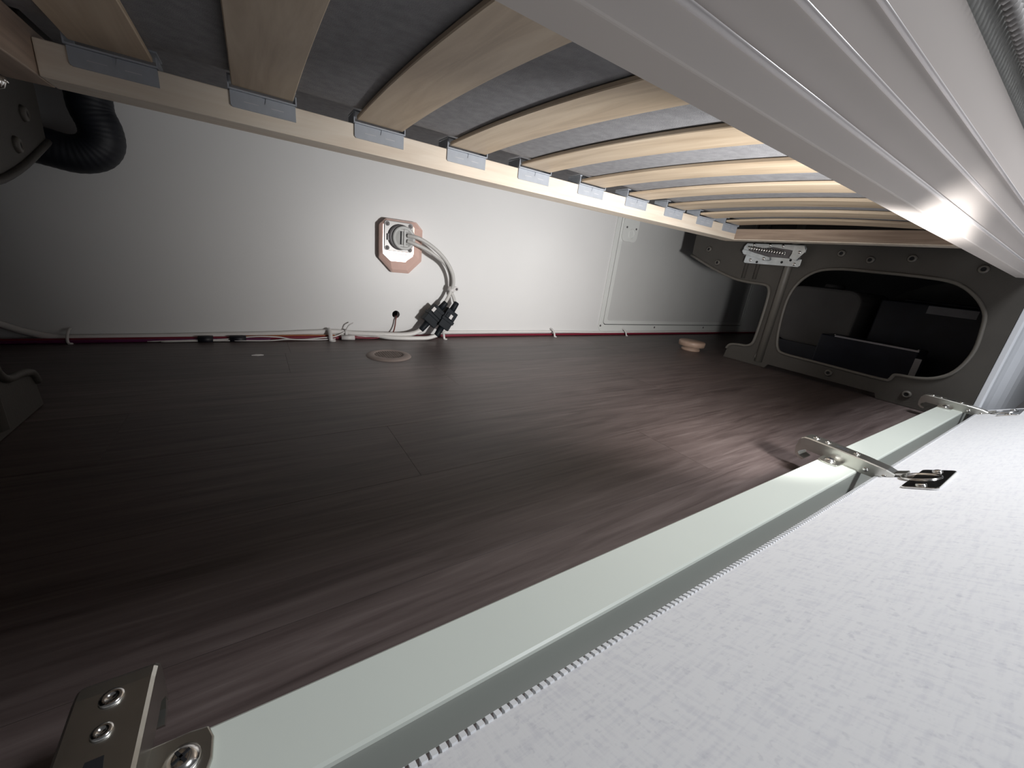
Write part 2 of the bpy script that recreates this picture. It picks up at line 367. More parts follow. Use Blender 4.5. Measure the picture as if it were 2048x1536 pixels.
# ================================================================== CUP HINGES ON THE SILL
def cup_hinge(x, label):
    t = thing('cup_hinge', label, 'hinge', (x, 0.13, 0.0325), 'chrome cup hinges between sill and flap')
    base = Vector((x, 0.13, 0.0325))
    def put(mb, name, mat, par=None, bevel=0.0):
        o = mb.build(name, mat, par or t, bevel=bevel); return o
    # all geometry in local coordinates (origin = base)
    def T(y, z): return (y-0.13, z-0.0325)
    m = MB()      # base plate with two screw wings
    y0, _ = T(0.116, 0); y1, _ = T(0.168, 0)
    m.box(-0.0085, 0.0085, y0, y1, 0.0, 0.0045)
    m.prism([(-0.032, 0.004), (-0.030, -0.003), (-0.024, -0.004), (0.024, -0.004), (0.030, -0.003), (0.032, 0.004), (0.032, 0.012), (0.030, 0.017), (0.024, 0.018), (-0.024, 0.018), (-0.030, 0.017), (-0.032, 0.012)], 0.0, 0.0022, 'Z')
    put(m, 'mounting_plate', 'nickel', bevel=0.0007)
    for sx in (-1, 1):
        s = put(MB().lathe([(0.0062, 0), (0.0058, 0.0016), (0.0036, 0.0031), (0.0015, 0.0034), (0.0, 0.0026)], (sx*0.0225, 0.007, 0.0021), (0, 0, 1), 18), 'mounting_screw', 'chrome')
        put(MB().box(-0.0030, 0.0030, -0.0005, 0.0005, 0.0, 0.0006, Matrix.Translation((sx*0.0225, 0.007, 0.0052)) @ Matrix.Rotation(0.6, 4, 'Z')).box(-0.0005, 0.0005, -0.0030, 0.0030, 0.0, 0.0006, Matrix.Translation((sx*0.0225, 0.007, 0.0052)) @ Matrix.Rotation(0.6, 4, 'Z')), 'screw_cross', 'black', s)
    # arm: inverted channel, tapering to the front, bent down at the back
    m = MB()
    secs = [(0.0800, 0.0440, 0.0095, 0.0130), (0.0880, 0.0462, 0.0105, 0.0150), (0.110, 0.0480, 0.0115, 0.0170), (0.140, 0.0490, 0.0120, 0.0165), (0.168, 0.0495, 0.0122, 0.0165), (0.1735, 0.0488, 0.0122, 0.0200), (0.1765, 0.0465, 0.0122, 0.0240)]
    w_ = 0.0013; rings = []
    for y, z, hw, hh in secs:
        ly, lz = T(y, z)
        rings.append([(-hw, ly, lz-hh), (-hw, ly, lz-0.0012), (-hw+0.0012, ly, lz), (hw-0.0012, ly, lz), (hw, ly, lz-0.0012), (hw, ly, lz-hh),
                      (hw-w_, ly, lz-hh), (hw-w_, ly, lz-w_), (-hw+w_, ly, lz-w_), (-hw+w_, ly, lz-hh)])
    vs = [p for r_ in rings for p in r_]; n = 10
    fs = [(i*n+k, i*n+(k+1) % n, (i+1)*n+(k+1) % n, (i+1)*n+k) for i in range(len(rings)-1) for k in range(n)]
    fs += [tuple(range(n))[::-1], tuple((len(rings)-1)*n+k for k in range(n))]
    m.add(vs, fs)
    arm = put(m, 'arm', 'nickel')
    ly, lz = T(0.1765, 0.0455)
    put(MB().prism([(ly-0.001, lz+0.001), (ly+0.0022, lz-0.003), (ly+0.0030, lz-0.013), (ly+0.0016, lz-0.022), (ly-0.004, lz-0.027), (ly-0.009, lz-0.0275), (ly-0.010, lz-0.025), (ly-0.004, lz-0.023), (ly-0.0005, lz-0.018)], -0.0118, 0.0118, 'X'), 'release_clip', 'nickel', arm)
    for y, r in ((0.1640, 0.0040), (0.151, 0.0034), (0.120, 0.0034)):
        ly, lz = T(y, 0.0483+0.00004*(y-0.12)*1000/2)
        a = put(MB().lathe([(r, 0), (r*0.92, 0.0012), (r*0.5, 0.0016), (r*0.4, 0.0008), (0, 0.0006)], (0, ly, lz), (0, 0, 1), 16), 'adjusting_screw', 'chrome', arm)
    ly, lz = T(0.136, 0.0490)
    put(MB().prism([(-0.0024, ly-0.007), (0.0024, ly-0.007), (0.0032, ly), (0.0024, ly+0.006), (-0.0024, ly+0.006), (-0.0032, ly)], lz-0.0006, lz+0.0002, 'Z'), 'arm_slot', 'black', arm)
    for y in (0.088, 0.105):
        ly, lz = T(y, 0.0375 if y > 0.1 else 0.0365)
        for sx in (-1, 1):
            put(MB().lathe([(0.0030, 0), (0.0027, 0.0010), (0.0012, 0.0014), (0, 0.0014)], (sx*(0.0112 if y > 0.1 else 0.0103), ly, lz), (sx, 0, 0), 12), 'rivet', 'chrome', arm)
    # inner arm under the channel
    y0, z0 = T(0.112, 0.0372); y1, z1 = T(0.160, 0.0445)
    put(MB().box(-0.0102, 0.0102, y0, y1, z0, z1), 'inner_rail', 'nickel', bevel=0.0006)
    # links to the cup
    L = Matrix.Translation(-base)
    m = MB()
    a = FP @ Vector((0, -0.0245, 0.002))
    def link(p, q, hw, th):
        p = Vector(p); q = Vector(q); d = (q-p); ln = d.length; d.normalize(); nrm = Vector((1, 0, 0)).cross(d)
        vs = []
        for sx in (-hw, hw):
            for e, hh in ((p, th), (q, th)):
                for sg in (-1, 1): vs.append(L @ (e+Vector((x+sx, 0, 0))+nrm*hh*sg))
        m.add(vs, [(0, 1, 3, 2), (4, 6, 7, 5), (0, 2, 6, 4), (1, 5, 7, 3), (0, 4, 5, 1), (2, 3, 7, 6)])
    link((0, 0.0885, 0.0395), (0, a.y, a.z+0.002), 0.0075, 0.0012)
    link((0, 0.1010, 0.0350), (0, a.y+0.004, a.z-0.005), 0.0045, 0.0012)
    put(m, 'link', 'nickel', bevel=0.0004)
    # flange plate with the cup pressed into the flap
    G = L @ Matrix.Translation((x, 0, 0)) @ FP
    fm = MB().prism(rrect(-0.060, 0.030, -0.0590, -0.0310, 0.0045), 0.0002, 0.0022, 'Z', mat=G)
    fl_ = put(fm, 'flange_plate', 'chrome', bevel=0.0007)
    cm = MB(); q = G.to_3x3() @ Vector((0, 0, 1)); c = G @ Vector((-0.010, -0.0375, 0.0003))
    cm.lathe([(0.0168, 0.0), (0.0168, 0.0026), (0.0152, 0.0032), (0.0142, 0.0020), (0.0120, 0.0005), (0.0, 0.0004)], c, q, 28)
    put(cm, 'cup', 'chrome', fl_)
    for sx in (-1, 1):
        c = G @ Vector((-0.015+sx*0.035, -0.045, 0.0022))
        put(MB().lathe([(0.0046, 0), (0.0042, 0.0012), (0.0022, 0.0020), (0, 0.0018)], c, q, 16), 'flange_screw', 'chrome', fl_)
    return t
cup_hinge(0.615, 'chrome cup hinge halfway along the sill, its plate flat on the white flap')
cup_hinge(1.236, 'far chrome cup hinge at the right end of the sill by the divider panel')
cup_hinge(-0.060, 'nearest chrome cup hinge in the bottom left corner, dark with bright screws')

# ================================================================== BED FRAME
bed = thing('bunk_bed_frame', 'slatted wooden bunk bed frame with a cream front beam, seen from below', 'bed frame', (0.52, 0.42, 0.355))
def putb(o, par=bed): o.location = Vector(o.location)-Vector(bed.location); o.parent = par; return o
BR0, BR1 = -0.212, 1.240
putb(MB().box(-0.172, 1.200, 0.682, 0.7295, 0.355, 0.3895).build('back_rail', 'rail', bevel=0.0012))
eb = putb(MB().box(1.2005, BR1, 0.138, 0.7295, 0.3575, 0.385).build('end_board', 'board', bevel=0.001))
es = MB().box(1.2003, BR1, 0.138, 0.7295, 0.3548, 0.3574).build('lit_underside', 'rail', eb)  # pale strip paints the light on the board's underside
putb(MB().box(BR0, -0.1725, 0.138, 0.7295, 0.355, 0.400).build('end_board', 'board', bevel=0.0015))
bp_ = [(0.137, 0.3075), (0.118, 0.3075), (0.1128, 0.3200), (0.1138, 0.3215), (0.1068, 0.3395), (0.1080, 0.3412), (0.1038, 0.3600), (0.1052, 0.3616), (0.1035, 0.3985), (0.1085, 0.4005), (0.1085, 0.445), (0.137, 0.445)]
fb = putb(MB().prism(bp_, BR0, 1.283, 'X').build('front_beam', 'beam', bevel=0.0008))
for y, z in ((0.1128, 0.3205), (0.1068, 0.3402), (0.1038, 0.3608)):
    b = MB().tube([(BR0, y, z), (1.2825, y, z)], 0.0015, 10, 1).build('edge_highlight', 'bead_hl'); b.parent = fb  # white beads stand in for highlights along the beam ridges
    b.location = (0, 0, 0)
g = MB().box(BR0, 1.28, 0.1062, 0.1083, 0.4010, 0.440).build('gasket', 'gasket'); g.parent = fb

# slats and clips
cx_ = [-0.111, 0.028, 0.175, 0.320, 0.462, 0.611, 0.755, 0.897, 1.034, 1.160]
def slat_z(y): return 0.3960-0.135*(y-0.56)**2
def slat_mesh():
    m = MB(); n = 14; vs = []
    for i in range(n+1):
        u = i/n; y = 0.6765+(0.1375-0.6765)*u
        zb = slat_z(y)
        for dx, dz in ((-0.0335, 0.001), (-0.0325, 0.0), (0.0325, 0.0), (0.0335, 0.001), (0.0335, 0.0045), (0.0325, 0.0055), (-0.0325, 0.0055), (-0.0335, 0.0045)):
            vs.append((dx, y, zb+dz))
    k = 8
    fs = [(i*k+q, i*k+(q+1) % k, (i+1)*k+(q+1) % k, (i+1)*k+q) for i in range(n) for q in range(k)]
    fs += [tuple(range(k)), tuple(n*k+q for q in range(k))]
    return m.add(vs, fs)
def clip_meshes():
    front = [(-0.036, 0.3735), (-0.034, 0.3715), (0.036, 0.3715), (0.036, 0.3895), (0.0025, 0.3895), (0.0012, 0.3830), (-0.0005, 0.3830), (-0.0018, 0.3895), (-0.036, 0.3895)]
    m = MB().prism(front, 0.6795, 0.6818, 'Y')
    m.box(-0.0355, 0.0355, 0.6806, 0.6819, 0.3725, 0.3894)
    m.box(-0.0365, 0.0365, 0.6765, 0.716, 0.3897, 0.3915)          # shelf over the rail
    m.box(-0.0375, -0.0360, 0.6765, 0.716, 0.3897, 0.4035)         # upturned cheeks
    m.box(0.0360, 0.0375, 0.6765, 0.716, 0.3897, 0.4000)
    m.box(-0.0375, 0.0375, 0.6780, 0.716, 0.4045, 0.4062)
    k = MB().box(-0.022, -0.006, 0.6790, 0.6797, 0.3795, 0.3801).box(0.008, 0.022, 0.6790, 0.6797, 0.3795, 0.3801)
    return m, k
sm = slat_mesh().build('slat', 'slat'); cm_, km = clip_meshes(); co = cm_.build('slat_clip', 'clip'); ko = km.build('moulded_mark', 'clip_mark', co)
for i, x in enumerate(cx_):
    a = sm if i == 0 else sm.copy()
    c = co if i == 0 else co.copy(); kk = ko if i == 0 else ko.copy()
    if i: COL.objects.link(a); COL.objects.link(c); COL.objects.link(kk); kk.parent = c
    for o in (a, c):
        o.location = Vector((x, 0, 0))-Vector(bed.location); o.parent = bed

ys = [0.140+0.02*k for k in range(26)]
mpf = [(0.990, 0.520), (0.140, 0.520)]+[(y, slat_z(y)+0.0062) for y in ys]+[(0.655, 0.4026), (0.672, 0.420), (0.695, 0.438), (0.990, 0.440)]  # extended to the wall to block light, raised behind the rail for a dark gap
mt = MB().prism(mpf, -0.205, 1.235, 'X', smooth=False).build('mattress', 'mattress')
tag(mt, 'dark grey mattress lying on the slats, its underside seen between them', 'mattress')
# woven edging running along above the beam
rp = MB(); n = 0; x = BR0
while x < 1.27:
    for k in (0, 1):
        mt_ = Matrix.Translation((x+0.004*k, 0.0985+0.003*k, 0.416+0.010*k)) @ Matrix.Rotation(0.75, 4, 'Y')
        q = (mt_.to_3x3() @ Vector((0, 0, 1)))
        rp.lathe([(0.0006, -0.0085), (0.0028, -0.005), (0.0036, 0), (0.0028, 0.005), (0.0006, 0.0085)], mt_.translation, q, 6)
    x += 0.0078
tag(rp.build('woven_edging', 'rope'), 'knobbly grey woven edging along the top of the cream beam, top right corner', 'edging')

# ================================================================== LIFT HINGES (spring mechanisms)
def lift_hinge(sgn, xp, label):
    t = thing('lift_hinge', label, 'hinge', (xp, 0.60, 0.30), 'sprung steel lift hinges of the bed')
    X = lambda d: -sgn*d                       # d = distance off the panel
    y = lambda v: v-0.60
    z = lambda v: v-0.30
    def yz(p): return [(y(a), z(b)) for a, b in p]
    MB().prism(yz([(0.680, 0.318), (0.684, 0.350), (0.676, 0.3545), (0.526, 0.3545), (0.524, 0.314)]), X(0.0095), X(0.0118), 'X').build('gap_shade_plate', 'collar', t, bevel=0.0006)  # dark plate stands in for the shade between the hinge plates
    lo = MB().prism(yz([(0.673, 0.300), (0.670, 0.2965), (0.522, 0.2955), (0.518, 0.300), (0.518, 0.316), (0.60, 0.3185), (0.671, 0.321)]), X(0.012), X(0.0145), 'X').build('lower_plate', 'zinc', t, bevel=0.0006)
    MB().prism(yz([(0.683, 0.330), (0.683, 0.3435), (0.676, 0.3535), (0.520, 0.3535), (0.514, 0.345), (0.514, 0.334), (0.60, 0.345)]), X(0.014), X(0.0165), 'X').build('upper_plate', 'zinc', t, bevel=0.0006)
    MB().prism(yz([(0.684, 0.330), (0.678, 0.322), (0.610, 0.3065), (0.598, 0.309), (0.600, 0.317), (0.640, 0.326), (0.672, 0.334), (0.682, 0.335)]), X(0.018), X(0.0205), 'X').build('swing_arm', 'zinc', t, bevel=0.0006)
    MB().prism(yz([(0.545, 0.352), (0.520, 0.352), (0.512, 0.338), (0.530, 0.312), (0.548, 0.318), (0.545, 0.330)]), X(0.018), X(0.0205), 'X').build('end_link', 'zinc', t, bevel=0.0006)
    MB().box(min(X(0.0), X(0.012)), max(X(0.0), X(0.012)), y(0.528), y(0.660), z(0.303), z(0.314)).build('spacer', 'panel_hilite', t)
    pts = []; nt_ = 15
    for i in range(nt_*8+1):
        u = i/(nt_*8); a = 2*PI*nt_*u
        pts.append((X(0.0285+0.0052*math.cos(a)), y(0.664-0.108*u), z(0.3385-0.011*u+0.0052*math.sin(a))))
    MB().tube(pts, 0.0019, 6, 1).build('coil_spring', 'chrome', t)
    for yy, zz, d in ((0.655, 0.306, 0.0145), (0.615, 0.3115, 0.0205), (0.533, 0.3025, 0.0145), (0.655, 0.349, 0.0165), (0.61, 0.350, 0.0165), (0.575, 0.349, 0.0165), (0.527, 0.334, 0.0205)):
        MB().lathe([(0.0042, 0), (0.0038, 0.0014), (0.0020, 0.0026), (0, 0.0026)], (X(d), y(yy), z(zz)), (-sgn, 0, 0), 14).build('screw', 'chrome', t)
    for yy, zz in ((0.566, 0.3055), (0.545, 0.3125), (0.634, 0.3015)):
        MB().lathe([(0.0034, 0), (0.0034, 0.0003)], (X(0.0146), y(yy), z(zz)), (-sgn, 0, 0), 14).build('plate_hole', 'black', lo)
    return t
lift_hinge(1, XR, 'zinc spring hinge with bright coil under the bed end board, on the right panel')
lift_hinge(-1, XL, 'spring hinge at the upper left edge, mostly dark with one bright glint')

# ================================================================== ACCESS HATCH IN THE BACK WALL
ht = thing('access_hatch', 'pale locker hatch with rounded frame set in the back wall', 'hatch', (1.55, 0.999, 0.02))
def puth(o, par=ht): o.location = Vector(o.location)-Vector(ht.location); o.parent = par; return o
hf = puth(holed(rrect(1.034, 2.05, 0.014, 0.44, 0.022, 6), [rrect(1.053, 2.03, 0.037, 0.42, 0.014, 6)], 0.9968, 0.9995, 'hatch_frame', 'hatch', axis='Y'))
puth(MB().box(1.050, 2.033, 0.99905, 0.9996, 0.034, 0.423).build('gap_shade', 'black'))  # black sheet paints the shade in the gap around the hatch
hd = puth(holed(rrect(1.0555, 2.0275, 0.0395, 0.4175, 0.012, 6), [rrect(1.072, 2.012, 0.053, 0.402, 0.01, 4)], 0.9962, 0.9990, 'hatch_border', 'hatch', axis='Y'))
hp = puth(MB().box(1.070, 2.014, 0.9976, 0.9990, 0.051, 0.404).build('hatch_panel', 'hpanel'))
lt = puth(holed(rrect(1.061, 1.136, 0.328, 0.41, 0.018, 6), [], 0.9900, 0.9962, 'corner_lock_cover', 'hatch', axis='Y'))
for xx, zz in ((1.077, 0.373), (1.124, 0.372)):
    MB().lathe([(0.0036, 0), (0.0032, 0.001), (0.0012, 0.0006), (0, 0.0004)], (xx-1.55, 0.9900-0.999, zz-0.02), (0, -1, 0), 14).build('cover_screw', 'collar', ht)
MB().tube([(1.105+0.013*math.cos(a)-1.55, 0.9900-0.999, 0.354+0.015*math.sin(a)-0.02) for a in [2*PI*k/20 for k in range(20)]], 0.0020, 8, 1, closed=True).build('lock_ring', 'hatch', ht)
for xx, zz in ((1.043, 0.0335), (1.352, 0.0275), (1.70, 0.0275)):
    MB().lathe([(0.0040, 0), (0.0035, 0.001), (0.0012, 0.0005), (0, 0.0003)], (xx-1.55, 0.9968-0.999, zz-0.02), (0, -1, 0), 14).build('frame_screw', 'collar', ht)

# ================================================================== POWER INLET ON THE BACK WALL
pi_ = thing('power_inlet', 'pinkish octagonal power inlet box with a round grey plug on the back wall', 'socket', (0.30, 1.0, 0.165))
def oct_(x0, x1, z0, z1, cb, ct): return [(x0+cb, z0), (x1-cb, z0), (x1, z0+cb), (x1, z1-ct), (x1-ct, z1), (x0+ct, z1), (x0, z1-ct), (x0, z0+cb)]
O = Vector((0.30, 1.0, 0.165))
def loftY(rings):
    m = MB(); n = 8; vs = []
    for yy, r in rings: vs += [(a-O.x, yy-O.y, b-O.z) for a, b in r]
    fs = [(i*n+k, i*n+(k+1) % n, (i+1)*n+(k+1) % n, (i+1)*n+k) for i in range(len(rings)-1) for k in range(n)]
    fs += [tuple(range(n)), tuple((len(rings)-1)*n+k for k in range(n))]
    return m.add(vs, fs)
hs = loftY([(0.9997, oct_(0.2545, 0.360, 0.163, 0.2855, 0.032, 0.016)), (0.972, oct_(0.2490, 0.354, 0.164, 0.2855, 0.032, 0.016)), (0.962, oct_(0.2470, 0.344, 0.172, 0.2845, 0.030, 0.014)), (0.950, oct_(0.2500, 0.326, 0.191, 0.2815, 0.020, 0.010))]).build('housing', 'housing', pi_, bevel=0.002)
lb = MB().prism([(a-O.x, b-O.z) for a, b in [(0.2515, 0.213), (0.2515, 0.206), (0.268, 0.1920), (0.306, 0.1920), (0.3245, 0.206), (0.3245, 0.213)]], 0.9493-1, 0.9499-1, 'Y').build('rating_label', 'label', pi_)
random.seed(3)
im = MB()
for k in range(13):
    xx = 0.262+0.0040*k-O.x; zz = 0.2075+random.uniform(-0.0006, 0.0006)-O.z; hh = random.uniform(0.0012, 0.0024)
    im.box(xx, xx+0.0018, 0.9490-1, 0.9494-1, zz, zz+hh*0.4); 
    if k % 3: im.box(xx, xx+0.0005, 0.9490-1, 0.9494-1, zz-hh*0.4, zz+hh*0.6)
im.build('faint_print', 'ink', lb, kind='stuff')
pl = MB().prism(rrect(0.2535-O.x, 0.3215-O.x, 0.214-O.z, 0.2805-O.z, 0.006), 0.9455-1, 0.9503-1, 'Y').build('front_plate', 'plate', pi_, bevel=0.001)
for a, b in ((0.2605, 0.2735), (0.3145, 0.2735), (0.2605, 0.2205), (0.3145, 0.2205)):
    s = MB().lathe([(0.0052, 0), (0.0050, 0.0008), (0.0035, 0.0012), (0.0026, 0.0002), (0, 0.0002)], (a-O.x, 0.9455-1, b-O.z), (0, -1, 0), 18).build('plate_screw', 'collar', pi_)
    MB().lathe([(0.0022, 0), (0.0012, 0.0014), (0, 0.0016)], (a-O.x+0.0008, 0.9453-1, b-O.z-0.0006), (0, -1, 0), 12).build('screw_pin', 'chrome', s)
MB().lathe([(0.0290, 0), (0.0285, 0.010), (0.0270, 0.012), (0.0245, 0.013)], (0.2895-O.x, 0.9455-1, 0.2465-O.z), (0, -1, 0), 40).box(0.2585-O.x, 0.263-O.x, 0.936-1, 0.945-1, 0.2375-O.z, 0.2515-O.z).build('collar', 'collar', pi_)
cp = MB().lathe([(0.0262, 0), (0.0268, 0.012), (0.0255, 0.014), (0.0195, 0.0145), (0.0190, 0.011), (0, 0.011)], (0.2930-O.x, 0.933-1, 0.2455-O.z), (0, -1, 0), 40).build('plug_cap', 'cap', pi_)
MB().box(0.2905-O.x, 0.2955-O.x, 0.916-1, 0.923-1, 0.2260-O.z, 0.2655-O.z).build('strap_bar', 'cap', cp, bevel=0.0012)
MB().box(0.2835-O.x, 0.2865-O.x, 0.9205-1, 0.9225-1, 0.2290-O.z, 0.2600-O.z).build('slot', 'black', cp)
for zz in (0.2265, 0.2600):
    MB().box(0.279-O.x, 0.302-O.x, 0.9185-1, 0.9225-1, zz-O.z, zz+0.0045-O.z).build('cap_lug', 'cap', cp, bevel=0.001)

# the box stands only about three centimetres off the wall
def squash(o):
    for ch in o.children:
        for v in ch.data.vertices:
            d = -v.co.y; v.co.x += d*0.45*0.30; v.co.y = -d*0.55
        squash(ch)
squash(pi_)
# supply cables from the plug
def cable(name, pts, r, mat, label, cat='cable', group=None, sub=6, seg=10):
    return tag(MB().tube(pts, r, seg, sub).build(name, mat, origin=pts[0]), label, cat, group)
cable('power_cable', [(0.3105, 0.9560, 0.2523), (0.330, 0.948, 0.2505), (0.3525, 0.948, 0.2433), (0.382, 0.950, 0.2273), (0.409, 0.952, 0.2050), (0.430, 0.956, 0.1770), (0.4385, 0.962, 0.1500), (0.4355, 0.968, 0.1310), (0.428, 0.966, 0.1130), (0.4180, 0.962, 0.0985)], 0.0047, 'cable_g', 'upper pale grey cable arching from the round plug to the left black connector', group='cables from the inlet plug')
cable('power_cable', [(0.3105, 0.9570, 0.2403), (0.331, 0.951, 0.2346), (0.3555, 0.953, 0.2269), (0.382, 0.950, 0.2130), (0.413, 0.962, 0.1955), (0.431, 0.970, 0.1710), (0.4370, 0.978, 0.1470), (0.4400, 0.980, 0.1300), (0.4470, 0.975, 0.1120), (0.4510, 0.968, 0.0950)], 0.0045, 'cable_g', 'lower pale grey cable arching from the round plug to the right black connector', group='cables from the inlet plug')
ct = thing('cable_clip', 'clear nylon screw clip holding both grey cables above the black connectors', 'clip', (0.444, 0.975, 0.133))
MB().lathe([(0.0080, -0.006), (0.0085, -0.006), (0.0092, -0.0055), (0.0092, 0.0055), (0.0085, 0.006), (0.0080, 0.006), (0.0080, -0.006)], (-0.006, -0.003, 0), (0.35, 0, 1), 20, caps=False).build('loop', 'clear', ct)
MB().prism(rrect(0.004, 0.020, -0.006, 0.006, 0.005), 0.006, 0.023, 'Y').build('tab', 'clear', ct, bevel=0.001)
MB().lathe([(0.0036, 0), (0.003, 0.0014), (0, 0.002)], (0.0138, 0.006, 0), (0, -1, 0), 14).build('clip_screw', 'collar', ct)

# black connectors
def connector(p0, p1, w, yb, label, tagpos):
    p0 = Vector(p0); p1 = Vector(p1); d = (p1-p0); L_ = d.length; d.normalize(); nx = Vector((0, 1, 0)).cross(d).normalized()
    Mx = Matrix((nx, Vector((0, 1, 0)), d)).transposed().to_4x4(); Mx.translation = Vector((0, 0, 0))
    t = thing('cable_connector', label, 'connector', p0, 'black connectors on the supply cables')
    m = MB(); a, b = L_*0.26, L_*0.76
    m.box(-w/2, w/2, -0.011, 0.011, a, b, Mx); m.build('body', 'blackp', t, bevel=0.0015)
    m = MB(); m.box(-w/2-0.0025, w/2+0.0025, -0.0125, 0.0125, L_*0.45, L_*0.53, Mx); m.box(-w*0.38, w*0.38, -0.0135, 0.0135, L_*0.53, L_*0.66, Mx); m.build('locking_collar', 'blackp', t, bevel=0.0012)
    for u0, u1 in ((0.0, 0.30), (0.72, 1.0)):
        m = MB().lathe([(0.0062, 0), (0.0072, 0.002), (0.0085, (u1-u0)*L_)] if u0 == 0 else [(0.0085, 0), (0.0072, (u1-u0)*L_-0.002), (0.0062, (u1-u0)*L_)], Mx @ Vector((0, 0, u0*L_)), d, 14); m.build('boot', 'blackp', t)
    for k in range(4):
        zz = a+0.004+k*0.0045
        MB().box(w/2, w/2+0.0018, -0.008, 0.008, zz, zz+0.002, Mx).build('grip_rib', 'blackp', t)
    MB().box(tagpos[0]-0.0042, tagpos[0]+0.0042, -0.0145, -0.0134, tagpos[1]*L_-0.0058, tagpos[1]*L_+0.0058, Mx).build('white_mark', 'clear', t)
    return t
connector((0.3560, 0.966, 0.0245), (0.4200, 0.960, 0.1000), 0.040, 0, 'left black plastic cable connector hanging on the wall by the floor', (-0.017, 0.62))
connector((0.3930, 0.950, 0.0120), (0.4520, 0.962, 0.1000), 0.034, 0, 'right black plastic cable connector with a small light label', (0.001, 0.60))

# ------------------------------------------------------------------ cables along the foot of the wall
cable('floor_cable', [(0.3590, 0.966, 0.0260), (0.340, 0.966, 0.0170), (0.315, 0.968, 0.0125), (0.280, 0.972, 0.0120), (0.235, 0.978, 0.0125), (0.190, 0.984, 0.0135), (0.172, 0.988, 0.0150), (0.150, 0.990, 0.0160), (0.10, 0.990, 0.0145), (0.04, 0.991, 0.0115), (-0.02, 0.991, 0.0100), (-0.10, 0.991, 0.0085), (-0.18, 0.991, 0.0070), (-0.25, 0.990, 0.0065), (-0.295, 0.989, 0.0070), (-0.330, 0.988, 0.0160), (-0.362, 0.987, 0.0320), (-0.40, 0.987, 0.052), (-0.50, 0.987, 0.08)], 0.0058, 'cable', 'thick white cable from the left connector along the wall foot to the dark left end', sub=5)
cable('floor_cable', [(0.3945, 0.950, 0.0140), (0.372, 0.952, 0.0072), (0.345, 0.955, 0.0056), (0.310, 0.957, 0.0056), (0.272, 0.966, 0.0062), (0.240, 0.980, 0.0090), (0.20, 0.986, 0.0060), (0.17, 0.987, 0.0055), (0.10, 0.986, 0.0055)], 0.0054, 'cable', 'short white cable drooping onto the floor below the right connector')
cable('thin_white_cable', [(0.425, 0.994, 0.0125), (0.60, 0.995, 0.0125), (0.80, 0.995, 0.0128), (1.0, 0.9935, 0.0105), (1.2, 0.9925, 0.0100), (1.6, 0.9925, 0.0100), (2.3, 0.9925, 0.0100)], 0.0038, 'cable', 'thin white cable above the red one, running right along the wall foot')
cable('red_cable', [(0.16, 0.982, 0.0040), (0.30, 0.984, 0.0040), (0.43, 0.988, 0.0042), (0.60, 0.990, 0.0044), (0.80, 0.990, 0.0044), (1.2, 0.989, 0.0042), (1.6, 0.988, 0.0042), (2.3, 0.988, 0.0042)], 0.0036, 'red', 'dark red cable lying in the floor corner to the right of the connectors')
cable('red_cable', [(0.165, 0.979, 0.0038), (0.10, 0.981, 0.0050), (0.02, 0.981, 0.0048), (-0.05, 0.981, 0.0048), (-0.15, 0.981, 0.0046), (-0.28, 0.980, 0.0040), (-0.36, 0.980, 0.0040), (-0.5, 0.98, 0.004)], 0.0040, 'red', 'dark red cable bundled below the white cable, left of the floor vent')
cable('purple_cable', [(0.02, 0.974, 0.0030), (-0.04, 0.974, 0.0034), (-0.15, 0.974, 0.0034), (-0.28, 0.973, 0.0032), (-0.40, 0.973, 0.0030)], 0.0030, 'purple', 'dark purple cable in front of the red one at the left')
cable('orange_wire', [(0.150, 0.979, 0.0095), (0.08, 0.980, 0.0100), (0.03, 0.980, 0.0095), (-0.03, 0.980, 0.0092)], 0.0016, 'orange', 'thin orange wire in the bundle beside the black tape')
cable('thin_white_wire', [(0.172, 0.980, 0.0170), (0.150, 0.974, 0.0080), (0.120, 0.970, 0.0060), (0.09, 0.970, 0.0030), (0.06, 0.969, 0.0036), (0.035, 0.970, 0.0085), (0.0, 0.970, 0.0105), (-0.03, 0.972, 0.0080), (-0.06, 0.972, 0.0045), (-0.11, 0.972, 0.0035), (-0.18, 0.972, 0.0025)], 0.0014, 'cable', 'thin white wire looping up over the bundle left of the clear clip', group='thin white wires in the bundle')
cable('thin_white_wire', [(0.15, 0.970, 0.0030), (0.115, 0.967, 0.0022), (0.085, 0.966, 0.0028), (0.05, 0.966, 0.0040), (0.020, 0.966, 0.0022), (-0.01, 0.967, 0.0020), (-0.05, 0.968, 0.0026), (-0.10, 0.969, 0.0024), (-0.16, 0.969, 0.0020)], 0.0013, 'cable', 'thin white wire drooping lowest, touching the floor beside the black tape', group='thin white wires in the bundle')
cable('brown_wire', [(0.3015, 1.012, 0.0530), (0.3010, 0.998, 0.0530), (0.2975, 0.992, 0.0460), (0.2960, 0.990, 0.0350), (0.2920, 0.985, 0.0220), (0.2850, 0.978, 0.0120), (0.278, 0.976, 0.0060)], 0.0017, 'brown', 'thin brown twisted wire coming out of the round hole in the wall')
for a, b, lab in ((-0.104, -0.080, 'narrow band of black tape around the cable bundle, further left'), (-0.052, -0.024, 'wider band of black tape around the cable bundle, nearer the clear clip')):
    tag(MB().tube([(a, 0.974, 0.0042), (b, 0.974, 0.0044)], lambda u: 0.0078, 14, 1).build('tape_band', 'tape', origin=(a, 0.974, 0.0042)), lab, 'tape', 'black tape bands on the wall foot cables')
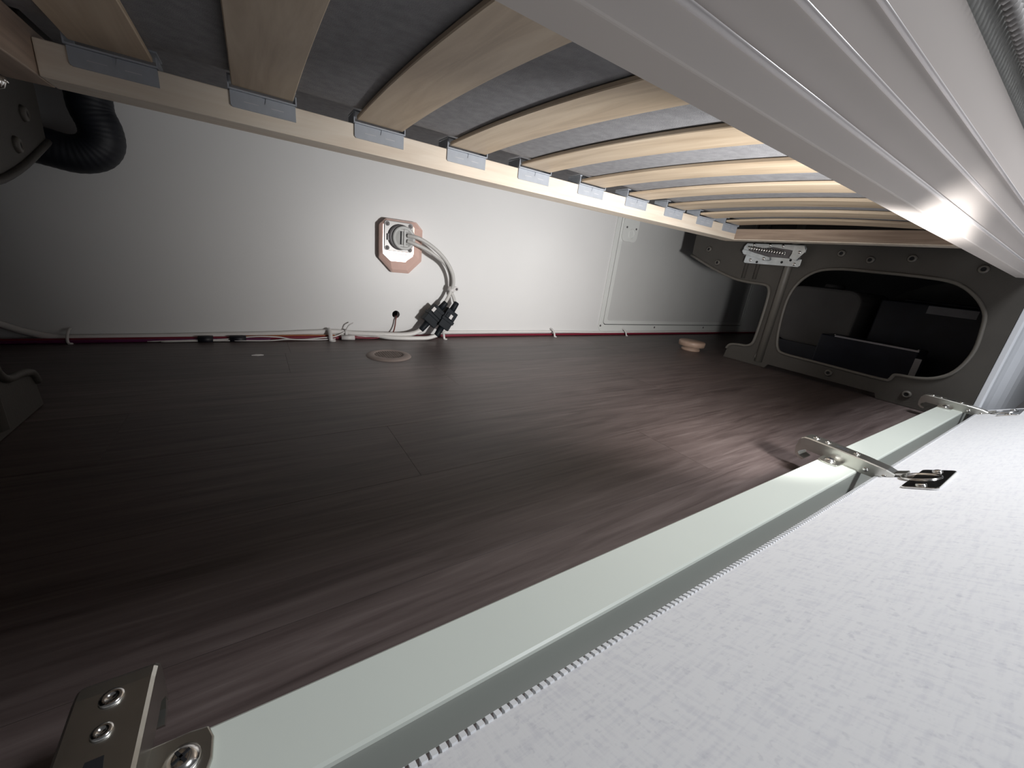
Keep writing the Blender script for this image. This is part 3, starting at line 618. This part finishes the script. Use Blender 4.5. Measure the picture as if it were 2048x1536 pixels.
def floor_clip(x, w, label, y=0.985):
    t = thing('cable_clip', label, 'clip', (x, y, 0.0), 'clear nylon clips at the wall foot')
    MB().tube([(0, 0.012, 0.022), (0, 0.002, 0.0205), (0, -0.009, 0.013), (0, -0.013, 0.005), (0.001, -0.013, 0.0020)], w, 8, 4).build('strap', 'clear', t)
    MB().lathe([(w*1.8, 0), (w*1.6, 0.002), (0, 0.0030)], (0.003, -0.014, 0.0), (0, 0, 1), 12).build('foot', 'clear', t)
floor_clip(0.815, 0.0030, 'clear cable clip on the red and white cables, left of the hatch')
floor_clip(1.162, 0.0026, 'clear cable clip below the hatch frame')
floor_clip(0.421, 0.0034, 'clear cable clip hidden partly by the right black connector', 0.975)
floor_clip(0.139, 0.0045, 'clear cable clip on the bundle left of the floor vent', 0.976)
floor_clip(-0.283, 0.0022, 'clear cable clip in the dark at the left where the white cable rises', 0.982)
sv = MB().tube([(0.163, 0.968, 0.0062), (0.192, 0.966, 0.0062)], 0.0058, 12, 1).build('crimp_sleeve', 'clear', origin=(0.163, 0.968, 0.0062)); tag(sv, 'clear crimp sleeve joining wires just left of the floor vent', 'sleeve')
cable('pink_wire', [(0.192, 0.966, 0.0062), (0.205, 0.967, 0.0050), (0.235, 0.972, 0.0030), (0.262, 0.974, 0.0055), (0.28, 0.976, 0.0070)], 0.0018, 'red', 'thin dark pink wire leaving the clear crimp sleeve')
tt = thing('cable_tie', 'pale bunched cable tie where the wires meet left of the vent', 'tie', (0.176, 0.985, 0.012))
MB().lathe([(0.0082, -0.003), (0.0090, -0.0025), (0.0090, 0.0025), (0.0082, 0.003), (0.0082, -0.003)], (0, 0.002, 0.002), (1, 0, 0), 16, caps=False).build('loop', 'clear', tt)
MB().tube([(0, -0.002, 0.010), (0.006, -0.006, 0.022), (0.016, -0.008, 0.028)], 0.0014, 6, 4).build('tail', 'clear', tt)

# ================================================================== THINGS ON THE FLOOR
vt = thing('floor_vent', 'round beige floor vent with a dark mesh centre, near the wall', 'vent', (0.2325, 0.8185, 0.0))
MB().lathe([(0.0300, 0.0002), (0.0300, 0.0030), (0.0320, 0.0042), (0.0400, 0.0036), (0.0455, 0.0020), (0.0470, 0.0)], (0, 0, 0), (0, 0, 1), 40, caps=False).build('rim', 'vent', vt)
MB().lathe([(0.0302, 0.0002), (0.0302, 0.0008)], (0, 0, 0), (0, 0, 1), 32).build('well', 'black', vt)
gm = MB()
for k in range(-5, 6):
    h = math.sqrt(max(0, 0.0300**2-(k*0.0052)**2)); p = k*0.0052
    gm.box(p-0.0009, p+0.0009, -h, h, 0.0010, 0.0029); gm.box(-h, h, p-0.0009, p+0.0009, 0.0011, 0.0028)
gm.build('mesh_grille', 'ventd', vt, kind='stuff')
kn = thing('floor_plug', 'tan round screw cap on a short neck by the right panel foot', 'cap', (1.2405, 0.752, 0.0))
MB().lathe([(0.0300, 0.0), (0.0300, 0.006), (0.0260, 0.008), (0.0260, 0.014)], (0, 0, 0), (0, 0, 1), 28).build('neck', 'knob', kn)
MB().lathe([(0.0380, 0.014), (0.0415, 0.0155), (0.0420, 0.029), (0.0395, 0.032), (0.010, 0.0325), (0.0, 0.0325)], (0, 0, 0), (0, 0, 1), 36).build('cap', 'knob', kn)
tag(MB().prism([(-0.0155, 0.853), (-0.006, 0.8505), (0.004, 0.853), (0.0, 0.8575), (-0.008, 0.858)], 0.0, 0.0016, 'Z').build('plastic_chip', 'cable', origin=(-0.006, 0.854, 0)), 'tiny white chip lying on the dark floor left of the vent', 'debris')

# hose at the left end
tag(MB().tube([(-0.186, 0.925, 0.412), (-0.186, 0.925, 0.395), (-0.186, 0.925, 0.370), (-0.180, 0.925, 0.348), (-0.181, 0.925, 0.328), (-0.193, 0.925, 0.312), (-0.214, 0.925, 0.305), (-0.240, 0.925, 0.308), (-0.27, 0.925, 0.313), (-0.32, 0.925, 0.318), (-0.42, 0.925, 0.33)], 0.0262, 24, 14, rib=(4, 0.007)).build('air_hose', 'duct', origin=(-0.17, 0.925, 0.3)), 'black flexible hose bending down behind the bed rail at the upper left', 'hose')

# ================================================================== BEYOND THE OVAL OPENING
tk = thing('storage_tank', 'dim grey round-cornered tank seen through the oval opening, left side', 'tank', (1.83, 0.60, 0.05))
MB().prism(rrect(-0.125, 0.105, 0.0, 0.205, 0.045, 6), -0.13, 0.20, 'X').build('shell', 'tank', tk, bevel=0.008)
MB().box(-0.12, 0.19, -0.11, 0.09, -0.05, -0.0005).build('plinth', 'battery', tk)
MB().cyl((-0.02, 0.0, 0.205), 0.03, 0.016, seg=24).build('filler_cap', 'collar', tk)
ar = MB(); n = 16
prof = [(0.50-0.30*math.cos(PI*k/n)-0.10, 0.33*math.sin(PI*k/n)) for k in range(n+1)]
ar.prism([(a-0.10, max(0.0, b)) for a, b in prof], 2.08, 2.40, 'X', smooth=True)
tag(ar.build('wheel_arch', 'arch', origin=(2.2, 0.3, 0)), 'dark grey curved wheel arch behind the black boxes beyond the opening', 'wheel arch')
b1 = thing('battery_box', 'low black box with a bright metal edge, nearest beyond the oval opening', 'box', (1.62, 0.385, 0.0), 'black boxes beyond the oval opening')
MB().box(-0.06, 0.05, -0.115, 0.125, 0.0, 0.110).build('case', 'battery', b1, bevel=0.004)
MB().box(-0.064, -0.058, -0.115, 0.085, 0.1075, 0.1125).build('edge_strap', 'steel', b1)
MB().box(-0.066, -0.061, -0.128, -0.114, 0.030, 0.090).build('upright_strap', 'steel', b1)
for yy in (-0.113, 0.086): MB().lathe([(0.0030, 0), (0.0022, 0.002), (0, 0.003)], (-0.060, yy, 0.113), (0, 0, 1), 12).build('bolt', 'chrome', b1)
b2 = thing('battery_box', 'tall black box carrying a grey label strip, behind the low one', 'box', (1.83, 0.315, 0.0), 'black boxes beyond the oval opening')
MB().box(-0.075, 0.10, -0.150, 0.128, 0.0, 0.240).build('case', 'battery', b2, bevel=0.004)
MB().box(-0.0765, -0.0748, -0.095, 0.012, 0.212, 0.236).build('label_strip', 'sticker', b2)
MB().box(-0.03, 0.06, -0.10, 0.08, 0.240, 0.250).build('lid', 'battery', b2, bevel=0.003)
